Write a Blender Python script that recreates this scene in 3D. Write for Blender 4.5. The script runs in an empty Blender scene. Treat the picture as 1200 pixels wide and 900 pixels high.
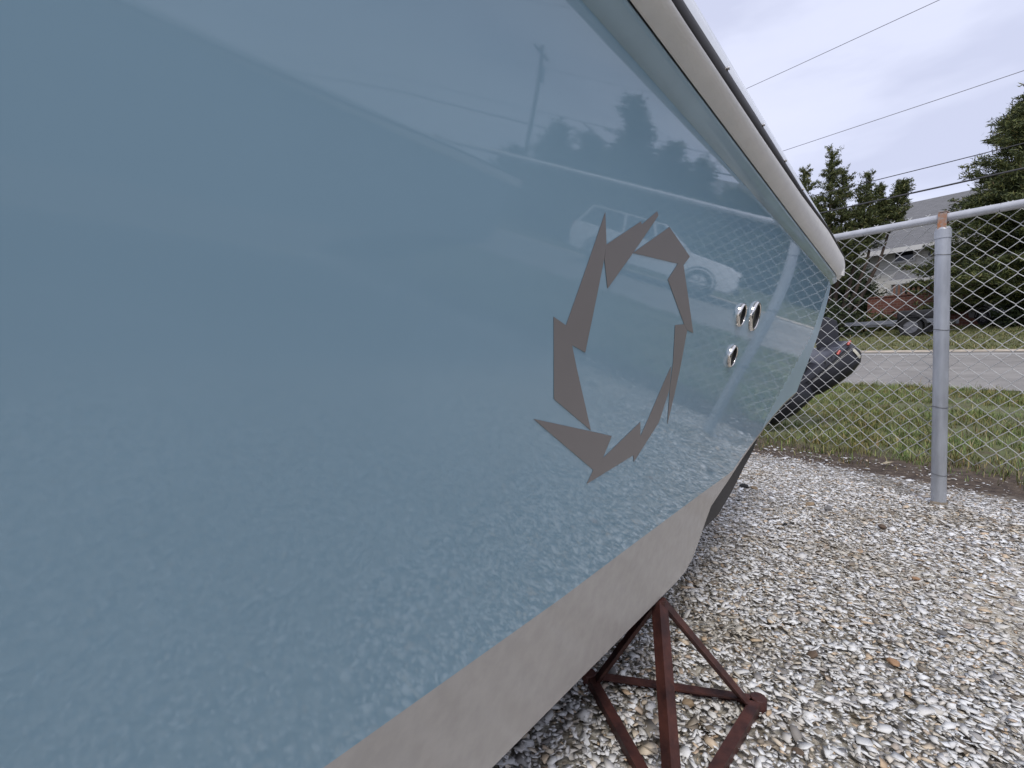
import bpy, bmesh, math, random
import numpy as np
from mathutils import Vector, Matrix, noise as mnoise
random.seed(7); rng = np.random.default_rng(7)
scene = bpy.context.scene
col = scene.collection

# ------------------------------------------------------------------ camera
CAM_H, FPX, PITCH = 0.74, 550.0, math.atan(30/550)
cam_d = bpy.data.cameras.new('camera'); cam = bpy.data.objects.new('camera', cam_d); col.objects.link(cam)
cam_d.sensor_width = 36; cam_d.lens = 36*FPX/1200; cam_d.clip_start = 0.02; cam_d.clip_end = 2000
cam.location = (0, 0, CAM_H); cam.rotation_euler = (math.pi/2-PITCH, 0, 0)
scene.camera = cam
scene.render.resolution_x, scene.render.resolution_y = 1024, 768

# ------------------------------------------------------------------ world: overcast sky
SUN_EL, SUN_AZ = math.radians(54), math.radians(190)       # azimuth clockwise from +Y
w = bpy.data.worlds.new('World'); scene.world = w; w.use_nodes = True
nt = w.node_tree; nt.nodes.clear()
N_ = nt.nodes.new; L_ = nt.links.new
out = N_('ShaderNodeOutputWorld'); bg = N_('ShaderNodeBackground'); bg.inputs[1].default_value = 0.1
sky = N_('ShaderNodeTexSky'); sky.sky_type = 'NISHITA'; sky.sun_disc = False
sky.sun_elevation = SUN_EL; sky.sun_rotation = SUN_AZ
tc = N_('ShaderNodeTexCoord'); mp = N_('ShaderNodeMapping'); mp.inputs['Scale'].default_value = (1.0, 1.0, 3.2)
mp.inputs['Rotation'].default_value = (0.0, 0.25, 0.3)
L_(tc.outputs['Generated'], mp.inputs[0])
n1 = N_('ShaderNodeTexNoise'); n1.inputs['Scale'].default_value = 1.9; n1.inputs['Detail'].default_value = 5; n1.inputs['Roughness'].default_value = .5
L_(mp.outputs[0], n1.inputs['Vector'])
cr = N_('ShaderNodeValToRGB'); cr.color_ramp.elements[0].position = .37; cr.color_ramp.elements[1].position = .62
cr.color_ramp.elements[0].color = (5.1, 5.4, 6.95, 1); cr.color_ramp.elements[1].color = (6.5, 6.75, 8.1, 1)
e = cr.color_ramp.elements.new(.47); e.color = (6.1, 6.4, 7.95, 1)
L_(n1.outputs[0], cr.inputs[0])
mx = N_('ShaderNodeMixRGB'); mx.inputs[0].default_value = .93
L_(sky.outputs[0], mx.inputs[1]); L_(cr.outputs[0], mx.inputs[2]); L_(mx.outputs[0], bg.inputs[0]); L_(bg.outputs[0], out.inputs[0])

sun_d = bpy.data.lights.new('sun', 'SUN'); sun = bpy.data.objects.new('sun', sun_d); col.objects.link(sun)
sun_d.energy = 1.5; sun_d.angle = math.radians(18); sun_d.color = (1, .965, .92)
sd = Vector((math.sin(SUN_AZ)*math.cos(SUN_EL), math.cos(SUN_AZ)*math.cos(SUN_EL), math.sin(SUN_EL)))
sun.rotation_euler = (-sd).to_track_quat('-Z', 'Y').to_euler()
scene.view_settings.view_transform = 'Standard'; scene.view_settings.look = 'None'
scene.view_settings.gamma = 1; scene.view_settings.exposure = 0.42
scene.view_settings.use_curve_mapping = False

# ------------------------------------------------------------------ frames of reference
FW = Vector((0, math.cos(PITCH), -math.sin(PITCH))); UP = Vector((0, math.sin(PITCH), math.cos(PITCH)))
FV = Vector((-.588, .809, 0)).normalized()      # along road and fence (away to the left)
GV = Vector((.809, .588, 0)).normalized()       # across the road
def at_q(px, py, q):                            # world point seen at a pixel, at distance q across the road
    r = FW + Vector((1, 0, 0))*((px-600)/FPX) + UP*((450-py)/FPX)
    return Vector((0, 0, CAM_H)) + r*(q/(r.dot(GV)))
def mq(m, q, z=0): return FV*m + GV*q + Vector((0, 0, z))
HQ = [(-400, 0), (3.3, 0), (4.0, .03), (9, .307), (15.5, .91), (21, 1.55), (32, 2.85), (60, 5), (400, 5)]
def ground_h(q): return float(np.interp(q, [a for a, b in HQ], [b for a, b in HQ]))
QF = 3.0786                                     # fence line
TD = Vector((.635, .7725, 0)).normalized(); ND = Vector((TD.y, -TD.x, 0))   # boat axis (towards stern), side normal

# ------------------------------------------------------------------ materials
def mat(name, color, rough=.6, metal=0., noise=None, bump=0., bscale=40., spec=.5, coat=0, dark=None, coords='Object', mapscale=None):
    """noise=(scale, amount 0..1) mixes towards 'dark'."""
    m = bpy.data.materials.new(name); m.use_nodes = True; t = m.node_tree; b = t.nodes['Principled BSDF']
    b.inputs['Base Color'].default_value = (*color, 1); b.inputs['Roughness'].default_value = rough
    b.inputs['Metallic'].default_value = metal; b.inputs['Specular IOR Level'].default_value = spec
    b.inputs['Coat Weight'].default_value = coat
    tcn = t.nodes.new('ShaderNodeTexCoord'); src = tcn.outputs[coords]
    if mapscale:
        mm = t.nodes.new('ShaderNodeMapping'); mm.inputs['Scale'].default_value = mapscale; t.links.new(src, mm.inputs[0]); src = mm.outputs[0]
    if noise:
        n = t.nodes.new('ShaderNodeTexNoise'); n.inputs['Scale'].default_value = noise[0]; n.inputs['Detail'].default_value = 6
        n.inputs['Roughness'].default_value = .6
        t.links.new(src, n.inputs['Vector'])
        r = t.nodes.new('ShaderNodeValToRGB'); r.color_ramp.elements[0].position = .35; r.color_ramp.elements[1].position = .65
        d = dark or tuple(c*(1-noise[1]) for c in color)
        r.color_ramp.elements[0].color = (*d, 1); r.color_ramp.elements[1].color = (*color, 1)
        t.links.new(n.outputs[0], r.inputs[0]); t.links.new(r.outputs[0], b.inputs['Base Color'])
    if bump:
        n = t.nodes.new('ShaderNodeTexNoise'); n.inputs['Scale'].default_value = bscale; n.inputs['Detail'].default_value = 4
        t.links.new(src, n.inputs['Vector'])
        bp = t.nodes.new('ShaderNodeBump'); bp.inputs['Strength'].default_value = 1; bp.inputs['Distance'].default_value = bump
        t.links.new(n.outputs[0], bp.inputs['Height']); t.links.new(bp.outputs[0], b.inputs['Normal'])
    return m

def island_mat(name, stops, rough=.6, noise_dark=None, translucent=0, spec=.5):
    """colour picked per island (one shell, one blade, one leaf); stops = [(pos, colour)]"""
    m = bpy.data.materials.new(name); m.use_nodes = True; t = m.node_tree; b = t.nodes['Principled BSDF']
    b.inputs['Roughness'].default_value = rough; b.inputs['Specular IOR Level'].default_value = spec
    g = t.nodes.new('ShaderNodeNewGeometry'); r = t.nodes.new('ShaderNodeValToRGB')
    el = r.color_ramp.elements
    el[0].position, el[0].color = stops[0][0], (*stops[0][1], 1); el[1].position, el[1].color = stops[-1][0], (*stops[-1][1], 1)
    for p_, c_ in stops[1:-1]:
        x = el.new(p_); x.color = (*c_, 1)
    t.links.new(g.outputs['Random Per Island'], r.inputs[0]); last = r.outputs[0]
    if noise_dark:
        sc, c2, lo, hi = noise_dark
        tcn = t.nodes.new('ShaderNodeTexCoord'); n = t.nodes.new('ShaderNodeTexNoise'); n.inputs['Scale'].default_value = sc
        n.inputs['Detail'].default_value = 5; t.links.new(tcn.outputs['Object'], n.inputs['Vector'])
        mr = t.nodes.new('ShaderNodeMapRange'); mr.inputs['From Min'].default_value = lo; mr.inputs['From Max'].default_value = hi
        t.links.new(n.outputs[0], mr.inputs[0])
        mm = t.nodes.new('ShaderNodeMixRGB'); mm.blend_type = 'MULTIPLY'; mm.inputs[2].default_value = (*c2, 1)
        t.links.new(mr.outputs[0], mm.inputs[0]); t.links.new(last, mm.inputs[1]); last = mm.outputs[0]
    t.links.new(last, b.inputs['Base Color'])
    return m

M = {}
M['blue'] = mat('blue_gelcoat', (.27, .415, .51), .033, noise=(1.7, .06), bump=.00006, bscale=4.0, spec=.52)
M['blue2'] = mat('blue_gelcoat_rail', (.33, .47, .56), .05, noise=(9, .10), bump=.0001, bscale=8)
M['corner'] = mat('blue_corner_sheen', (.40, .55, .65), .32, noise=(6, .05), spec=.4)  # hull blue lightened, the corner's bright reflection put into the colour
M['grey'] = mat('grey_boot_paint', (.47, .445, .415), .16, noise=(45, .10), bscale=5)
M['black_bottom'] = mat('black_bottom_paint', (.012, .012, .018), .45, noise=(12, .4))
M['rail'] = mat('grey_rub_rail', (.82, .80, .765), .55, noise=(30, .06), bump=.0003, bscale=500)
M['insert'] = mat('rail_insert', (.03, .025, .02), .55, noise=(15, .5), spec=.2)
M['cap'] = mat('white_gelcoat', (.72, .74, .74), .12, noise=(60, .04))
M['decal'] = mat('taupe_vinyl', (.225, .207, .20), .42, noise=(2, .04))
M['chrome'] = mat('polished_steel', (.75, .72, .68), .07, 1.0)
M['black'] = mat('black_rubber', (.012, .012, .013), .6, noise=(20, .3))
M['galv'] = mat('galvanised_steel', (.42, .44, .475), .45, .3, noise=(14, .30), bump=.0004, bscale=120, mapscale=(1, 1, .25))
M['galv_rail'] = mat('galvanised_rail', (.52, .53, .56), .42, .3, noise=(14, .2), bump=.0003, bscale=120)
M['concrete'] = mat('weathered_footing', (.30, .25, .19), .9, noise=(60, .5), bump=.004, bscale=60)
M['wire'] = mat('galvanised_wire', (.56, .56, .55), .5, .2, noise=(30, .3))
M['tie'] = mat('tie_wire', (.16, .16, .16), .5, .6, noise=(30, .3))
M['rust'] = mat('rusty_band', (.36, .15, .065), .85, noise=(60, .5), dark=(.30, .27, .25), bump=.001, bscale=150)
M['stand'] = mat('red_oxide_steel', (.10, .034, .025), .55, noise=(22, .5), dark=(.035, .013, .012), bump=.0012, bscale=90)
M['asphalt'] = mat('asphalt', (.27, .255, .235), .9, noise=(1.6, .28), bump=.01, bscale=60)
M['line'] = mat('road_paint', (.6, .6, .57), .7, noise=(6, .3))
M['sand'] = mat('sandy_shoulder', (.52, .45, .36), .95, noise=(3, .35), bump=.02, bscale=20)
M['siding'] = None
M['tyre'] = mat('tyre_rubber', (.012, .012, .013), .75, noise=(30, .3))
M['rim'] = mat('wheel_rim', (.2, .2, .21), .45, .6, noise=(20, .1))
M['glass'] = mat('dark_glass', (.012, .016, .02), .05, noise=(2, .2))
M['white_paint'] = mat('white_car_paint', (.74, .75, .77), .15, coat=.6, noise=(2, .03))
M['silver_paint'] = mat('silver_car_paint', (.34, .35, .37), .3, .3, noise=(2, .06))
M['grey_hull'] = mat('pale_hull_gelcoat', (.24, .29, .32), .15, noise=(1, .06))
M['dark_cowl'] = mat('graphite_cowl', (.06, .062, .078), .25, noise=(8, .15))
M['red'] = mat('red_mark', (.42, .045, .03), .4, noise=(20, .1))
M['cream'] = mat('cream_plastic', (.55, .52, .42), .5, noise=(20, .2))
M['bark'] = mat('cedar_bark', (.09, .065, .05), .9, noise=(8, .5), bump=.02, bscale=14, mapscale=(1, 1, .25))
M['pole'] = mat('weathered_pole', (.12, .10, .085), .9, noise=(6, .3), mapscale=(1, 1, .1))
M['cable'] = mat('cable', (.05, .05, .055), .6, noise=(5, .2))
M['cable_pale'] = mat('bare_cable', (.25, .25, .28), .6, noise=(5, .2))
M['roof'] = mat('grey_shingles', (.17, .17, .175), .9, noise=(3, .25), bump=.03, bscale=8, mapscale=(1, 1, 6))
M['trim'] = mat('white_trim', (.72, .71, .68), .5, noise=(4, .06))
M['brick'] = None

def brick_mat(name, c1, c2, mortar, sc, bw=.5, bh=.25):
    m = bpy.data.materials.new(name); m.use_nodes = True; t = m.node_tree; b = t.nodes['Principled BSDF']; b.inputs['Roughness'].default_value = .9
    tcn = t.nodes.new('ShaderNodeTexCoord'); br = t.nodes.new('ShaderNodeTexBrick'); br.inputs['Scale'].default_value = sc
    mm = t.nodes.new('ShaderNodeMapping'); mm.inputs['Rotation'].default_value = (math.pi/2, 0, 0)
    br.inputs['Color1'].default_value = (*c1, 1); br.inputs['Color2'].default_value = (*c2, 1); br.inputs['Mortar'].default_value = (*mortar, 1)
    br.inputs['Brick Width'].default_value = bw; br.inputs['Row Height'].default_value = bh; br.inputs['Mortar Size'].default_value = .012
    t.links.new(tcn.outputs['Object'], mm.inputs[0]); t.links.new(mm.outputs[0], br.inputs['Vector']); t.links.new(br.outputs[0], b.inputs['Base Color'])
    return m
M['brick'] = brick_mat('red_brick', (.19, .075, .05), (.14, .055, .04), (.25, .2, .17), 2.2)
M['siding'] = brick_mat('cream_siding', (.84, .82, .76), (.81, .79, .73), (.66, .64, .60), 1, 3.0, .16)
M['picket'] = mat('picket_wood', (.30, .16, .11), .85, noise=(5, .3))

M['shell'] = island_mat('shell_fragments', [(0, (.16, .13, .10)), (.04, (.32, .27, .21)), (.10, (.52, .47, .39)), (.20, (.71, .68, .64)), (.38, (.81, .80, .775)),
    (.60, (.89, .885, .87)), (.78, (.71, .70, .68)), (.85, (.74, .63, .48)), (.90, (.60, .44, .29)), (.94, (.45, .43, .41)), (1, (.26, .24, .22))], .55,
    noise_dark=(2.6, (.70, .65, .56), .54, .72), spec=.3)
M['grassb'] = island_mat('grass_blades', [(0, (.055, .09, .02)), (.35, (.115, .185, .04)), (.64, (.20, .27, .065)), (.82, (.34, .33, .12)), (.92, (.38, .33, .18)), (1, (.16, .10, .06))], .6, noise_dark=(2.6, (.78, .60, .42), .42, .60))
M['grassfar'] = island_mat('far_grass', [(0, (.08, .10, .025)), (.5, (.15, .17, .05)), (.8, (.25, .22, .09)), (1, (.36, .29, .16))], .7)
M['cedar'] = island_mat('cedar_foliage', [(0, (.028, .04, .016)), (.4, (.06, .08, .024)), (.75, (.11, .13, .036)), (.95, (.19, .19, .06)), (1, (.14, .09, .045))], .7)
M['cedar_dark'] = island_mat('dark_foliage', [(0, (.014, .024, .011)), (.5, (.032, .048, .017)), (1, (.065, .085, .026))], .7)
M['bushleaf'] = island_mat('shrub_leaves', [(0, (.03, .045, .014)), (.5, (.07, .09, .025)), (.8, (.12, .13, .04)), (1, (.16, .08, .05))], .7)

# ground sheet: shell dirt under the shells, bare soil at the fence, grass beyond
def ground_mat():
    m = bpy.data.materials.new('yard_ground'); m.use_nodes = True; t = m.node_tree; b = t.nodes['Principled BSDF']; b.inputs['Roughness'].default_value = .95
    tcn = t.nodes.new('ShaderNodeTexCoord'); sep = t.nodes.new('ShaderNodeSeparateXYZ')
    def ramp(src, stops):
        r = t.nodes.new('ShaderNodeValToRGB'); el = r.color_ramp.elements
        el[0].position, el[0].color = stops[0][0], (*stops[0][1], 1); el[1].position, el[1].color = stops[-1][0], (*stops[-1][1], 1)
        for p_, c_ in stops[1:-1]: x = el.new(p_); x.color = (*c_, 1)
        t.links.new(src, r.inputs[0]); return r.outputs[0]
    def noise(sc, det=6):
        n = t.nodes.new('ShaderNodeTexNoise'); n.inputs['Scale'].default_value = sc; n.inputs['Detail'].default_value = det
        n.inputs['Roughness'].default_value = .65; t.links.new(tcn.outputs['Object'], n.inputs['Vector']); return n.outputs[0]
    t.links.new(tcn.outputs['Object'], sep.inputs[0])
    # object Y = q (the sheet is built in the road frame)
    nz = noise(1.4); 
    ma = t.nodes.new('ShaderNodeMath'); ma.operation = 'MULTIPLY_ADD'; ma.inputs[1].default_value = .55; ma.inputs[2].default_value = -.27; t.links.new(nz, ma.inputs[0])
    ad = t.nodes.new('ShaderNodeMath'); ad.operation = 'ADD'; t.links.new(sep.outputs['Y'], ad.inputs[0]); t.links.new(ma.outputs[0], ad.inputs[1])
    shell = ramp(noise(34), [(.36, (.17, .14, .105)), (.48, (.42, .38, .31)), (.6, (.70, .67, .60))])
    soil = ramp(noise(22), [(.35, (.045, .03, .022)), (.6, (.11, .08, .055)), (.75, (.2, .17, .13))])
    grass = ramp(noise(5), [(.3, (.10, .075, .045)), (.5, (.10, .11, .045)), (.7, (.15, .16, .06))])
    def mr(a, b_):
        k = t.nodes.new('ShaderNodeMapRange'); k.inputs['From Min'].default_value = a; k.inputs['From Max'].default_value = b_
        t.links.new(ad.outputs[0], k.inputs[0]); return k.outputs[0]
    m1 = t.nodes.new('ShaderNodeMixRGB'); t.links.new(mr(3.35, 3.6), m1.inputs[0]); t.links.new(shell, m1.inputs[1]); t.links.new(soil, m1.inputs[2])
    m2 = t.nodes.new('ShaderNodeMixRGB'); t.links.new(mr(4.05, 4.5), m2.inputs[0]); t.links.new(m1.outputs[0], m2.inputs[1]); t.links.new(grass, m2.inputs[2])
    t.links.new(m2.outputs[0], b.inputs['Base Color'])
    bp = t.nodes.new('ShaderNodeBump'); bp.inputs['Distance'].default_value = .01; t.links.new(noise(60), bp.inputs['Height']); t.links.new(bp.outputs[0], b.inputs['Normal'])
    return m
M['ground'] = ground_mat()

# ------------------------------------------------------------------ mesh helpers
def tag(o, label=None, cat=None, group=None, kind=None):
    if label: o['label'] = label
    if cat: o['category'] = cat
    if group: o['group'] = group
    if kind: o['kind'] = kind
    return o
def link(name, me, m, parent=None, smooth=False):
    if m and not me.materials: me.materials.append(m)
    if smooth: me.shade_smooth()
    o = bpy.data.objects.new(name, me); col.objects.link(o)
    if parent: o.parent = parent
    return o
def empty(name, loc=(0, 0, 0), rz=0, **kw):
    o = bpy.data.objects.new(name, None); col.objects.link(o); o.location = loc; o.rotation_euler = (0, 0, rz); o.empty_display_size = .1
    return tag(o, **kw)
def np_mesh(name, V, polys):
    """polys: list of (n,k) int arrays"""
    me = bpy.data.meshes.new(name); V = np.asarray(V, np.float32)
    me.vertices.add(len(V)); me.vertices.foreach_set('co', V.ravel())
    loops = np.concatenate([p.ravel() for p in polys]).astype(np.int32)
    starts = []; s = 0
    for p in polys:
        starts.append(s + np.arange(len(p))*p.shape[1]); s += p.size
    starts = np.concatenate(starts).astype(np.int32)
    me.loops.add(len(loops)); me.loops.foreach_set('vertex_index', loops)
    me.polygons.add(len(starts)); me.polygons.foreach_set('loop_start', starts)
    me.update(calc_edges=True); me.validate(); return me
def pd_mesh(name, V, F):
    me = bpy.data.meshes.new(name); me.from_pydata([tuple(v) for v in V], [], F); me.update(); return me
class MB:
    def __init__(s): s.v = []; s.f = []
    def add(s, V, F):
        n = len(s.v); s.v += [tuple(v) for v in V]; s.f += [tuple(i+n for i in f) for f in F]; return s
    def box(s, c, d, M_=None):
        c = Vector(c); d = Vector(d)/2; V = []
        for x in (-1, 1):
            for y in (-1, 1):
                for z in (-1, 1):
                    p = c+Vector((x*d.x, y*d.y, z*d.z)); V.append(M_ @ p if M_ else p)
        return s.add(V, [(0, 1, 3, 2), (4, 6, 7, 5), (0, 4, 5, 1), (2, 3, 7, 6), (0, 2, 6, 4), (1, 5, 7, 3)])
    def tube(s, pts, r, n=8, cap=True):
        pts = [Vector(p) for p in pts]; rs = r if isinstance(r, (list, tuple)) else [r]*len(pts)
        V = []; F = []
        t0 = (pts[1]-pts[0]).normalized(); a = t0.orthogonal().normalized()
        for i, p in enumerate(pts):
            t = (pts[min(i+1, len(pts)-1)]-pts[max(i-1, 0)]).normalized()
            a = (a - t*a.dot(t)).normalized(); b = t.cross(a)
            for k in range(n):
                th = 2*math.pi*k/n; V.append(p+(a*math.cos(th)+b*math.sin(th))*rs[i])
        for i in range(len(pts)-1):
            for k in range(n): F.append((i*n+k, i*n+(k+1) % n, (i+1)*n+(k+1) % n, (i+1)*n+k))
        if cap: F.append(tuple(range(n-1, -1, -1))); F.append(tuple((len(pts)-1)*n+k for k in range(n)))
        return s.add(V, F)
    def loft(s, rings, closed=True, cap=True):
        n = len(rings[0]); V = [p for r in rings for p in r]; F = []
        for i in range(len(rings)-1):
            for k in range(n if closed else n-1): F.append((i*n+k, i*n+(k+1) % n, (i+1)*n+(k+1) % n, (i+1)*n+k))
        if cap: F.append(tuple(range(n-1, -1, -1))); F.append(tuple((len(rings)-1)*n+k for k in range(n)))
        return s.add(V, F)
    def build(s, name, m, parent=None, smooth=False, bevel=0, segs=2, sharp=None):
        me = pd_mesh(name, s.v, s.f)
        if bevel or True:
            bm = bmesh.new(); bm.from_mesh(me); bmesh.ops.recalc_face_normals(bm, faces=bm.faces[:])
            if bevel: bmesh.ops.bevel(bm, geom=bm.edges[:], offset=bevel, segments=segs, affect='EDGES', profile=.6, clamp_overlap=True)
            bm.to_mesh(me); bm.free()
        o = link(name, me, m, parent, smooth)
        if sharp: me.set_sharp_from_angle(angle=math.radians(sharp))
        return o

# ================================================================== GROUND
RZ = math.atan2(-FV.y, -FV.x)  # road frame: local x = -FV (towards the right), local y = GV
def road_frame(name, **kw): return empty(name, (0, 0, 0), RZ, **kw)
def loc_mq(m, q, z=0): return (-m, q, z)          # local coords in a road-frame object
def strip(name, qs, ms, dz, m, kind='structure', jit=0):
    V = []; F = []
    for q in qs:
        for k, mm_ in enumerate(ms): V.append((-mm_, q, ground_h(q)+dz))
    n = len(ms)
    for i in range(len(qs)-1):
        for k in range(n-1): F.append((i*n+k, (i+1)*n+k, (i+1)*n+k+1, i*n+k+1))
    me = pd_mesh(name, V, F); o = link(name, me, m); o.rotation_euler = (0, 0, RZ); o['kind'] = kind
    for p in me.polygons:
        if p.normal.z < 0: p.flip()
    return o
ms_all = [-400, -100, -40, -20, -10, -5, 0, 5, 10, 20, 40, 100, 400]
strip('ground', sorted(set([a for a, b in HQ]+[-100, -30, -10, 0, 2, 5, 7, 12, 18, 26, 45])), ms_all, 0, M['ground'])
strip('road', [9.0, 11, 13, 15.2], ms_all, .006, M['asphalt'])
strip('road_line', [14.55, 14.68], ms_all, .010, M['line'])
strip('road_shoulder', [15.2, 15.5, 15.8], ms_all, .015, M['sand'])

# shells: one heap of flakes nobody could count
def flakes(P, size, seed, nr=6, thick=.07):
    """P (n,3) centres, size (n,) long half-axis"""
    r_ = np.random.default_rng(seed); n = len(P)
    ang = np.linspace(0, 2*np.pi, nr, endpoint=False)[None, :] + r_.uniform(-.35, .35, (n, nr))
    rad = r_.uniform(.50, 1.15, (n, nr)); asp = r_.uniform(.32, .80, (n, 1))
    x = np.cos(ang)*rad; y = np.sin(ang)*rad*asp
    dome = r_.uniform(-.12, .12, n)
    lip = r_.uniform(-.1, .1, (n, nr))
    top = np.stack([x, y, lip], 2); cen = np.stack([r_.uniform(-.2, .2, n), r_.uniform(-.15, .15, n), dome], 1)[:, None, :]
    low = top*np.array([.92, .92, 1]); low[:, :, 2] -= thick*r_.uniform(.5, 1.6, (n, 1))
    V = np.concatenate([cen, top, low], 1)*size[:, None, None]
    yaw = r_.uniform(0, 2*np.pi, n); tilt = np.abs(r_.normal(0, .24, n)).clip(0, 1.2); td = r_.uniform(0, 2*np.pi, n)
    def rotz(V, a):
        c, s = np.cos(a)[:, None], np.sin(a)[:, None]
        return np.stack([V[..., 0]*c-V[..., 1]*s, V[..., 0]*s+V[..., 1]*c, V[..., 2]], 2)
    V = rotz(V, yaw-td); c, s = np.cos(tilt)[:, None], np.sin(tilt)[:, None]
    V = np.stack([V[..., 0], V[..., 1]*c-V[..., 2]*s, V[..., 1]*s+V[..., 2]*c], 2); V = rotz(V, td)
    V = V + P[:, None, :]
    base = (np.arange(n)*(2*nr+1))[:, None]
    k = np.arange(nr); kn = (k+1) % nr
    tri = np.stack([np.zeros(nr, int), 1+k, 1+kn], 1); quad = np.stack([1+k, 1+nr+k, 1+nr+kn, 1+kn], 1)
    T = (base[:, :, None]+tri[None]).reshape(-1, 3); Q = (base[:, :, None]+quad[None]).reshape(-1, 4)
    return V.reshape(-1, 3), T, Q
def qcoord(x, y): return x*GV.x+y*GV.y
def shell_points(n, xr, yr, keep):
    x = rng.uniform(*xr, n); y = rng.uniform(*yr, n); k = keep(x, y); return x[k], y[k]
def edge_noise(x, y): return np.array([mnoise.noise(Vector((a*1.3, b*1.3, 3.1))) for a, b in zip(x, y)])
allV, allT, allQ, off = [], [], [], 0
def push(x, y, size, zmax, seed):
    global off
    z = rng.uniform(.0, zmax, len(x)) + size*.12
    q = qcoord(x, y); z += np.interp(q, [a for a, b in HQ], [b for a, b in HQ])
    z += .012*np.sin(x*2.1+1)*np.sin(y*1.7)
    V, T, Q = flakes(np.stack([x, y, z], 1), size, seed); allV.append(V); allT.append(T+off); allQ.append(Q+off); off += len(V)
# in view
def keep1(x, y):
    u = x/np.maximum(y, .1); q = qcoord(x, y); return (y > .35) & (u > -.15) & (u < 1.35) & (q < 3.95)
x, y = shell_points(250000, (-.3, 4.0), (.35, 4.0), keep1)
q = qcoord(x, y); en = edge_noise(x, y); prob = np.clip((3.62+en*.35-q)/.30, 0.05, 1)*np.where(q > 3.95, 0, 1)
prob = prob*np.clip(1.25-.10*np.hypot(x, y), .5, 1)
k = rng.uniform(0, 1, len(x)) < prob; x, y = x[k], y[k]
size = np.clip(rng.lognormal(math.log(.0080), .45, len(x)), .003, .024)
push(x, y, size, .011, 11)
# outside the frame (seen mirrored in the hull and from beside)
def keep2(x, y):
    u = x/np.where(y > .05, y, .05); q = qcoord(x, y); return ((y < .35) | (u > 1.3) | (u < -.1)) & (q < 3.7) & (np.hypot(x, y) < 6.5)
x, y = shell_points(130000, (-.9, 2.4), (-1.6, 2.2), keep2); push(x, y, np.clip(rng.lognormal(math.log(.0062), .35, len(x)), .003, .016), .010, 13)
x, y = shell_points(60000, (-2.2, 6.2), (-4.5, 5.0), lambda a, b: keep2(a, b) & ~((a > -.9) & (a < 2.4) & (b > -1.6) & (b < 2.2))); size = np.clip(rng.lognormal(math.log(.015), .35, len(x)), .006, .03)
push(x, y, size, .01, 12)
me = np_mesh('shell_gravel', np.concatenate(allV), [np.concatenate(allT), np.concatenate(allQ)])
tag(link('shell_gravel', me, M['shell']), 'crushed white and grey oyster shell gravel covering the yard', 'shell gravel', kind='stuff')

# grass
def blades(n, xr, area_ok, hgt, wid, seed, dens=None):
    r_ = np.random.default_rng(seed)
    nt_ = n//14; m_ = np.repeat(r_.uniform(*xr[0], nt_), 14); q = np.repeat(r_.uniform(*xr[1], nt_), 14); hs_ = np.repeat(r_.lognormal(0, .35, nt_), 14); n = len(m_)
    om, oq = r_.normal(0, .022, n), r_.normal(0, .022, n); sc0 = hgt/.035; m_ = m_+om*sc0; q = q+oq*sc0
    k = area_ok(m_, q, r_); m_, q, hs_ = m_[k], q[k], hs_[k]; n = len(m_)
    z = np.interp(q, [a for a, b in HQ], [b for a, b in HQ])
    P = m_[:, None]*np.array(FV)[None]+q[:, None]*np.array(GV)[None]; P[:, 2] = z-.004
    h = hgt*hs_*r_.lognormal(0, .3, n); a = r_.uniform(0, 2*np.pi, n); w_ = wid*r_.uniform(.6, 1.4, n); ln = r_.uniform(.1, 1.1, n)*h
    d = np.stack([np.cos(a), np.sin(a), a*0], 1); s = np.stack([-np.sin(a), np.cos(a), a*0], 1); up = np.array([0, 0, 1.])[None]
    V = np.stack([P-s*w_[:, None]/2, P+s*w_[:, None]/2, P+up*h[:, None]*.6+d*ln[:, None]*.35+s*w_[:, None]*.4, P+up*h[:, None]*.6+d*ln[:, None]*.35-s*w_[:, None]*.4,
                  P+up*h[:, None]*.9+d*ln[:, None]], 1)
    b = (np.arange(n)*5)[:, None]
    return np_mesh('grass', V.reshape(-1, 3), [b+np.array([[0, 1, 2, 3]]), b+np.array([[3, 2, 4]])])
def ok_near(m_, q, r_):
    nn = np.array([mnoise.noise(Vector((a*1.8, b*1.8, .3)))+.5*mnoise.noise(Vector((a*6, b*6, 5.3))) for a, b in zip(m_, q)])
    edge = np.clip((q-3.70-nn*.55)/.45, 0, 1); end = np.clip((9.15+nn*.25-q)/.2, 0, 1)
    return r_.uniform(0, 1, len(q)) < edge*end*np.clip(.8+nn*2.0, .04, 1)
g1 = blades(210000, ((-2.6, 5.2), (3.7, 9.3)), ok_near, .042, .0040, 21)
tag(link('grass', g1, M['grassb']), 'short patchy green grass on the verge behind the wire fence', 'grass', kind='stuff')
def ok_far(m_, q, r_): return r_.uniform(0, 1, len(q)) < .9
g2 = blades(90000, ((-9, 14), (15.75, 25.5)), ok_far, .05, .012, 22)
tag(link('far_grass', g2, M['grassfar']), 'mown yellow green grass bank across the road', 'grass', kind='stuff')
g3 = blades(9000, ((-16, -2.5), (3.9, 9.2)), lambda m_, q, r_: q > 0, .06, .012, 23)
tag(link('verge_grass', g3, M['grassb']), 'grass verge along the fence beyond the right edge of the picture', 'grass', kind='stuff')

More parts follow.
